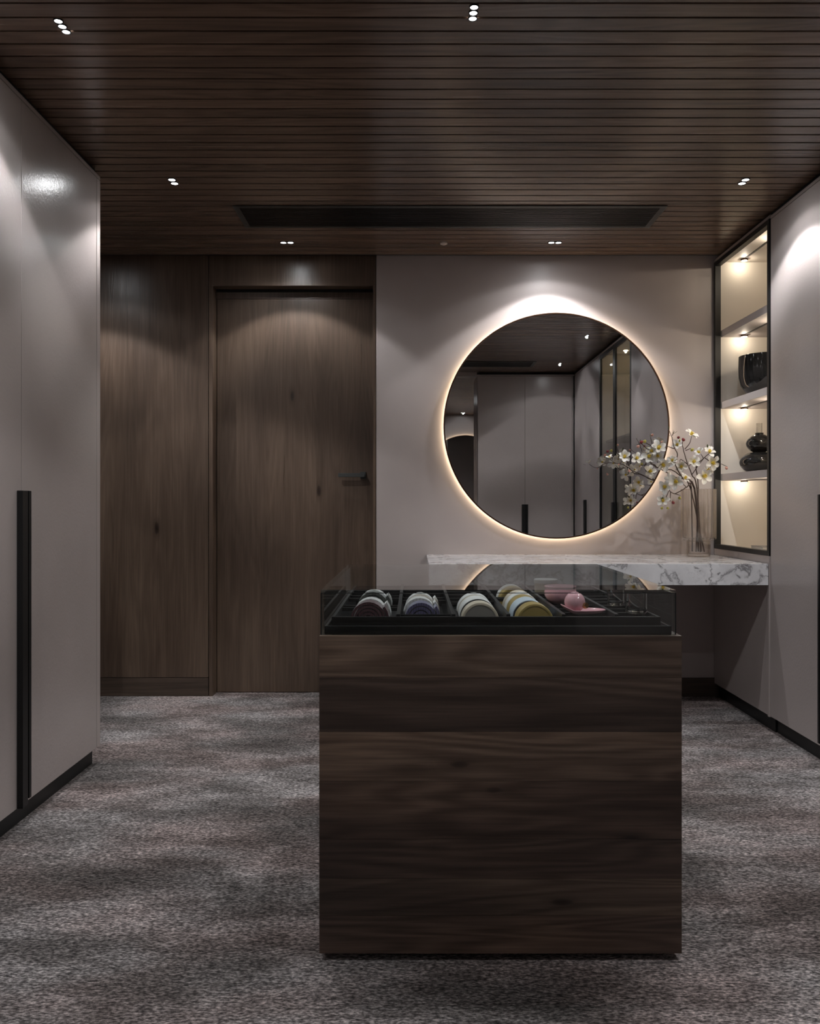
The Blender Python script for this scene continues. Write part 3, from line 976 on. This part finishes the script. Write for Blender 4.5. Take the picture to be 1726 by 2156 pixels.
bmesh.ops.transform(bm, matrix=Rm, verts=bm.verts[:])
mk('brass_cap', bm, 'brass', bl)
pj = empty('pink_jar', (0.4476, 2.6112, dz), 'round pink jar with a flat lid behind the pink ball', 'jar')
bm = bmesh.new()
add_lathe(bm, [(0.022, 0.0), (0.036, 0.006), (0.047, 0.022), (0.049, 0.034), (0.046, 0.046), (0.044, 0.049), (0.0, 0.049)], (0.4476, 2.6112, dz), seg=40)
mk('jar_body', bm, 'pink', pj)
bm = bmesh.new()
add_lathe(bm, [(0.0, 0.0495), (0.048, 0.0495), (0.049, 0.052), (0.047, 0.0545), (0.0, 0.055)], (0.4476, 2.6112, dz), seg=40)
mk('jar_lid', bm, 'pink', pj)
bx = empty('ivory_box', (0.4476, 2.9014, dz), 'small round ivory box behind the pink jar', 'box')
bm = bmesh.new()
add_lathe(bm, [(0.0, 0.0), (0.036, 0.0), (0.038, 0.003), (0.038, 0.036), (0.0, 0.036)], (0.4476, 2.9014, dz), seg=36)
mk('box_body', bm, 'cream_belt', bx)
bm = bmesh.new()
add_lathe(bm, [(0.0, 0.0365), (0.040, 0.0365), (0.040, 0.047), (0.038, 0.049), (0.0, 0.049)], (0.4476, 2.9014, dz), seg=36)
mk('box_lid', bm, 'white_belt', bx)


def tumbler(x, y, r, h, label):
    bm = bmesh.new()
    add_lathe(bm, [(0.0, 0.0), (r - 0.003, 0.0), (r, 0.004), (r, h - 0.001), (r - 0.001, h), (r - 0.0025, h - 0.001), (r - 0.003, 0.012), (r - 0.006, 0.009), (0.0, 0.009)], (x, y, dz), seg=40)
    mk('glass_tumbler', bm, 'tumbler', label=label, cat='glass')


tumbler(0.6196, 2.3833, 0.0300, 0.056, 'clear glass tumbler at the front right of the glass case')
tumbler(0.6041, 2.5594, 0.0249, 0.054, 'slimmer glass tumbler behind the front one in the glass case')

# ------------------------------------------------------------------ ribbed vase with flowering branches
VX, VY = 1.676, 5.035
R0 = 0.101
H0, H1 = 0.094, 0.398
NR = 26


def rib(t, i):
    return 1.0 + (0.075 * (abs(math.cos(t * NR / 2)) - 0.6) if i in RIBS else 0.0)


prof = [(0.0, 0.0), (0.060, 0.0), (0.066, 0.004), (0.067, H0 - 0.004), (0.075, H0), (R0 * 0.90, H0 + 0.004), (R0 * 0.965, H0 + 0.014), (R0 * 0.97, H0 + 0.03), (R0 * 0.97, H1 - 0.1), (R0 * 0.97, H1 - 0.002), (R0 * 0.94, H1),
        (R0 * 0.91, H1 - 0.002), (R0 * 0.91, H0 + 0.03), (R0 * 0.88, H0 + 0.018), (0.06, H0 + 0.008), (0.058, 0.020), (0.050, 0.016), (0.0, 0.016)]
RIBS = set(range(5, 10))
bm = bmesh.new()
add_lathe(bm, prof, (VX, VY, CT + 0.0005), seg=NR * 8, mod=rib)
mk('ribbed_vase', bm, 'vase_glass', label='tall ribbed clear glass vase with narrow foot on the marble counter', cat='vase')

# petal mesh shared by every blossom
bm = bmesh.new()
nu, nv = 6, 4
grid = []
for i in range(nu + 1):
    t = i / nu
    wd = 0.0115 * (math.sin(math.pi * (0.10 + 0.86 * t)) ** 0.75) * (0.55 + 0.6 * t)
    row = []
    for j in range(nv + 1):
        q = j / nv * 2 - 1
        row.append(bm.verts.new((0.003 + 0.027 * t, q * wd, 0.011 * t + 0.006 * t * t - 0.004 * t ** 4 * 2 + 0.0045 * q * q * math.sin(math.pi * t))))
    grid.append(row)
for i in range(nu):
    for j in range(nv):
        f = bm.faces.new((grid[i][j], grid[i + 1][j], grid[i + 1][j + 1], grid[i][j + 1]))
        f.smooth = True
petal_me = bpy.data.meshes.new('petal')
bm.to_mesh(petal_me)
bm.free()
petal_me.materials.append(M['petal'])
bm = bmesh.new()
add_lathe(bm, [(0.0, -0.003), (0.004, -0.001), (0.0055, 0.003), (0.006, 0.008), (0.004, 0.012), (0.0, 0.0135)], (0, 0, 0), seg=10)
for k in range(9):
    a = k * 2.4
    add_tube(bm, [(0.003 * math.cos(a), 0.003 * math.sin(a), 0.006), (0.006 * math.cos(a), 0.006 * math.sin(a), 0.0155)], [0.0009, 0.0014], 5)
stamen_me = bpy.data.meshes.new('blossom')
bm.to_mesh(stamen_me)
bm.free()
stamen_me.materials.append(M['stamen'])


def bud_mesh(nm, mat, r, l):
    bm = bmesh.new()
    add_lathe(bm, [(0.0, 0.0), (r * 0.6, l * 0.08), (r, l * 0.35), (r * 0.85, l * 0.65), (r * 0.4, l * 0.9), (0.0, l)], (0, 0, 0), seg=10)
    me = bpy.data.meshes.new(nm)
    bm.to_mesh(me)
    bm.free()
    me.materials.append(M[mat])
    return me


BUD = {'r': bud_mesh('bud', 'bud_red', 0.0090, 0.021), 'g': bud_mesh('bud', 'bud_green', 0.0090, 0.020), 'p': bud_mesh('bud', 'bud_pink', 0.0085, 0.021)}
bm = bmesh.new()
rows = []
for i in range(6):
    t = i / 5
    wd = 0.008 * math.sin(math.pi * (0.04 + 0.94 * t)) ** 0.8
    rows.append([bm.verts.new((0.030 * t, q * wd, 0.006 * t * t + 0.002 * q * q)) for q in (-1, 0, 1)])
for a, c in zip(rows, rows[1:]):
    for j in range(2):
        f = bm.faces.new((a[j], c[j], c[j + 1], a[j + 1]))
        f.smooth = True
leaf_me = bpy.data.meshes.new('leaf')
bm.to_mesh(leaf_me)
bm.free()
leaf_me.materials.append(M['leaf'])


def put(name, me, parent, loc, rot, scale=1.0):
    o = bpy.data.objects.new(name, me)
    COL.objects.link(o)
    o.parent = parent
    o.location = loc
    o.rotation_mode = 'QUATERNION'
    o.rotation_quaternion = rot
    o.scale = (scale,) * 3
    return o


def aim(d, spin=0.0):
    return Vector(d).normalized().to_track_quat('Z', 'Y') @ Euler((0, 0, spin)).to_quaternion()


def W(zx, zy, y):
    """a place in the bouquet: pixel positions in an enlarged image crop (zx, zy), y = distance from the camera"""
    px, py = 1240 + zx / 5.394, 880 + zy / 5.394  # image pixels, projected out to the given depth
    s_ = F_PX / y
    return Vector(((px - 871) / s_, y, zr((1062 - py) / s_)))


vase_in = Vector((VX, VY, CT + 0.10))


def smooth_path(pts, n=4):
    out = []
    P = [pts[0]] + pts + [pts[-1]]
    for i in range(1, len(P) - 2):
        for k in range(n):
            t = k / n
            a, b, c, d = P[i - 1], P[i], P[i + 1], P[i + 2]
            out.append(0.5 * ((2 * b) + (c - a) * t + (2 * a - 5 * b + 4 * c - d) * t * t + (3 * b - a - 3 * c + d) * t ** 3))
    out.append(pts[-1])
    return out


def branch(label, main, twigs, flowers, buds, leaves, foot):
    rt = empty('flowering_branch', tuple(foot), label, 'branch', 'blossom branches in the ribbed vase')
    bm = bmesh.new()
    pts = [foot] + [W(*p) for p in main]
    sp = smooth_path(pts)
    n = len(sp)
    add_tube(bm, [p + Vector((random.uniform(-1, 1), random.uniform(-1, 1), random.uniform(-1, 1))) * 0.0012 for p in sp], [0.0042 * (1 - 0.62 * i / n) for i in range(n)], 7)
    stem = mk('stem', bm, 'twig', rt)
    for tw in twigs:
        bm = bmesh.new()
        sp = smooth_path([W(*p) for p in tw])
        n = len(sp)
        add_tube(bm, sp, [0.0026 * (1 - 0.5 * i / n) for i in range(n)], 6)
        mk('twig', bm, 'twig', rt)
    for zx, zy, y, d, sc in flowers:
        p = W(zx, zy, y) - ORG[rt]
        b = put('blossom', stamen_me, rt, p, aim(d, random.uniform(0, 6)), sc * 1.3)
        npet = random.choice((5, 5, 6))
        for k in range(npet):
            tilt = random.uniform(-0.28, 0.10)
            q = Euler((random.uniform(-0.18, 0.18), tilt, 2 * math.pi * k / npet + random.uniform(-0.15, 0.15)), 'XYZ').to_quaternion()
            put('petal', petal_me, b, Vector((0, 0, 0.0)), q, random.uniform(0.85, 1.12))
    for zx, zy, y, kd, sc in buds:
        d = (random.uniform(-0.6, 0.6), random.uniform(-0.5, 0.1), random.uniform(0.2, 1))
        put('bud', BUD[kd], rt, W(zx, zy + 25, y) - ORG[rt], aim(d), sc * 1.1)
    for zx, zy, y, d, sc in leaves:
        put('leaf', leaf_me, rt, W(zx, zy, y) - ORG[rt], Vector(d).normalized().to_track_quat('X', 'Z'), sc)
    return rt


f0 = CT + 0.03
branch('branch leaning left of centre with two red buds at its top', [(1225, 800, 5.02), (1165, 640, 4.98), (1110, 500, 4.95), (1065, 340, 4.92), (1060, 270, 4.91)],
       [[(1085, 355, 4.92), (1140, 290, 4.91), (1165, 205, 4.90)], [(1110, 520, 4.95), (1040, 470, 4.93), (1030, 520, 4.92)], [(1060, 300, 4.915), (1000, 310, 4.90)], [(1120, 560, 4.95), (1180, 500, 4.96)], [(1095, 370, 4.92), (1155, 345, 4.90)]],
       [(1150, 195, 4.90, (0.5, -0.6, 0.8), 1.15), (1000, 310, 4.90, (-0.3, -0.8, 0.3), 0.85), (1180, 500, 4.96, (0.1, -0.9, 0.2), 1.0), (1045, 548, 4.92, (-0.2, -0.9, -0.2), 1.0)],
       [(1080, 240, 4.91, 'r', 1.0), (1155, 350, 4.90, 'g', 1.0), (1030, 250, 4.90, 'g', 0.9)], [], Vector((VX + 0.02, VY + 0.01, f0)))
branch('branch rising to the right with blossoms against the niche frame', [(1240, 800, 5.03), (1215, 560, 5.01), (1300, 460, 4.99), (1360, 410, 4.97)],
       [[(1170, 640, 4.99), (1240, 540, 4.98), (1310, 450, 4.98)], [(1310, 450, 4.98), (1395, 505, 4.95), (1480, 515, 4.94), (1570, 555, 4.93)], [(1220, 680, 5.02), (1300, 660, 4.97)], [(1300, 460, 4.99), (1270, 410, 4.97)]],
       [(1360, 395, 4.96, (0.1, -0.7, 0.6), 1.05), (1395, 510, 4.94, (0.2, -0.9, -0.1), 1.2), (1300, 665, 4.96, (0.1, -0.9, 0.1), 1.25), (1255, 395, 4.97, (-0.7, -0.5, 0.5), 0.9), (1340, 600, 4.98, (0.5, -0.6, 0.5), 0.95)],
       [(1570, 560, 4.93, 'p', 0.9)], [(1345, 340, 4.96, (-0.3, -0.2, 1), 0.7), (1375, 330, 4.96, (0.5, -0.2, 1), 0.7), (1485, 500, 4.94, (0.3, -0.2, 1), 0.7)], Vector((VX - 0.02, VY - 0.02, f0)))
branch('branch reaching up to the mirror rim with small dark leaves at its tip', [(1150, 800, 5.0), (1045, 660, 4.93), (975, 510, 4.90), (1005, 415, 4.90), (960, 320, 4.89), (940, 220, 4.88), (900, 120, 4.87)],
       [[(965, 350, 4.89), (870, 310, 4.88), (820, 255, 4.87)], [(945, 200, 4.88), (965, 150, 4.87)], [(1000, 470, 4.90), (940, 480, 4.88)]],
       [(945, 485, 4.87, (-0.3, -0.8, 0.3), 0.85), (880, 530, 4.87, (-0.4, -0.8, 0.1), 1.0)],
       [(1005, 205, 4.87, 'r', 0.8), (965, 450, 4.87, 'g', 0.9), (820, 255, 4.87, 'p', 0.7)], [(950, 180, 4.87, (0.3, -0.1, 1), 0.75), (955, 180, 4.87, (1, -0.1, 0.35), 0.85), (905, 130, 4.87, (-0.2, -0.1, 1), 0.6), (925, 205, 4.87, (-1, -0.2, 0.1), 0.5)], Vector((VX + 0.03, VY - 0.01, f0)))
branch('long branch stretching far left in front of the round mirror', [(1190, 800, 5.01), (1050, 670, 4.92), (960, 600, 4.88), (860, 560, 4.86), (800, 400, 4.84), (730, 330, 4.83), (700, 220, 4.82)],
       [[(860, 565, 4.86), (780, 560, 4.85), (690, 500, 4.84), (660, 440, 4.83)], [(730, 330, 4.83), (640, 280, 4.82)], [(740, 350, 4.83), (660, 350, 4.82), (590, 290, 4.81), (545, 310, 4.81)], [(800, 410, 4.84), (780, 430, 4.83)]],
       [(680, 440, 4.83, (-0.2, -0.9, 0.2), 1.15), (785, 350, 4.82, (0.0, -0.8, 0.5), 1.2), (780, 425, 4.83, (-0.3, -0.9, -0.2), 0.95), (835, 525, 4.85, (0.1, -0.8, -0.4), 1.1), (720, 380, 4.82, (-0.7, -0.6, 0.3), 0.9)],
       [(705, 180, 4.82, 'p', 0.8), (575, 262, 4.81, 'r', 1.0), (620, 258, 4.82, 'g', 1.0), (540, 310, 4.81, 'p', 0.9)], [(760, 290, 4.83, (0.5, -0.2, 1), 1.0), (570, 320, 4.81, (1, -0.2, 0.0), 0.7), (695, 215, 4.82, (0.1, -0.1, 1), 0.5)], Vector((VX + 0.01, VY + 0.03, f0)))
branch('thin branch reaching farthest left, with a pale half-open bud at its tip', [(1200, 795, 5.0), (1060, 690, 4.986), (970, 670, 4.973), (850, 600, 4.963), (760, 560, 4.953), (690, 500, 4.946), (600, 465, 4.943), (440, 460, 4.937), (330, 520, 4.933), (235, 470, 4.930)],
       [[(700, 510, 4.948), (720, 590, 4.946), (690, 610, 4.946)], [(440, 462, 4.937), (400, 445, 4.935)]],
       [(400, 445, 4.933, (-0.1, -0.9, 0.3), 1.05), (535, 460, 4.938, (0.1, -0.9, 0.2), 1.05), (685, 608, 4.945, (0.1, -0.9, 0.1), 1.1), (232, 455, 4.930, (-0.3, -0.3, 1), 0.6)],
       [(330, 510, 4.933, 'p', 0.5), (465, 590, 4.940, 'p', 0.8)], [(190, 480, 4.930, (-1, -0.2, 0.1), 0.6)], Vector((VX, VY - 0.035, f0)))
branch('low branch drooping left beside the vase rim', [(1160, 790, 4.99), (1110, 785, 4.95), (1040, 830, 4.88), (965, 858, 4.86), (910, 820, 4.85), (900, 760, 4.845)],
       [[(925, 840, 4.85), (920, 950, 4.84)], [(905, 830, 4.85), (865, 920, 4.84), (840, 940, 4.84)], [(965, 858, 4.86), (1035, 880, 4.86)], [(1110, 790, 4.95), (1050, 740, 4.9), (990, 725, 4.86)]],
       [(985, 728, 4.85, (-0.3, -0.9, 0.1), 1.25), (862, 785, 4.84, (-0.4, -0.9, 0.1), 1.1), (838, 945, 4.84, (-0.2, -0.9, 0.3), 0.95), (1080, 690, 4.88, (0.5, -0.6, 0.6), 0.95), (880, 800, 4.86, (-0.4, 0.9, 0.1), 1.0), (930, 700, 4.87, (-0.2, 0.9, 0.2), 1.0), (850, 930, 4.85, (-0.3, 0.9, 0.0), 0.9)],
       [(965, 950, 4.84, 'r', 0.9), (1020, 900, 4.86, 'g', 0.9), (895, 1012, 4.84, 'g', 0.8), (822, 1015, 4.84, 'g', 0.8)], [(838, 925, 4.835, (0.0, -0.2, 1), 0.9), (838, 925, 4.835, (-1, -0.2, 0.3), 0.6), (838, 925, 4.835, (0.7, -0.2, 0.8), 0.6)], Vector((VX - 0.03, VY + 0.02, f0)))
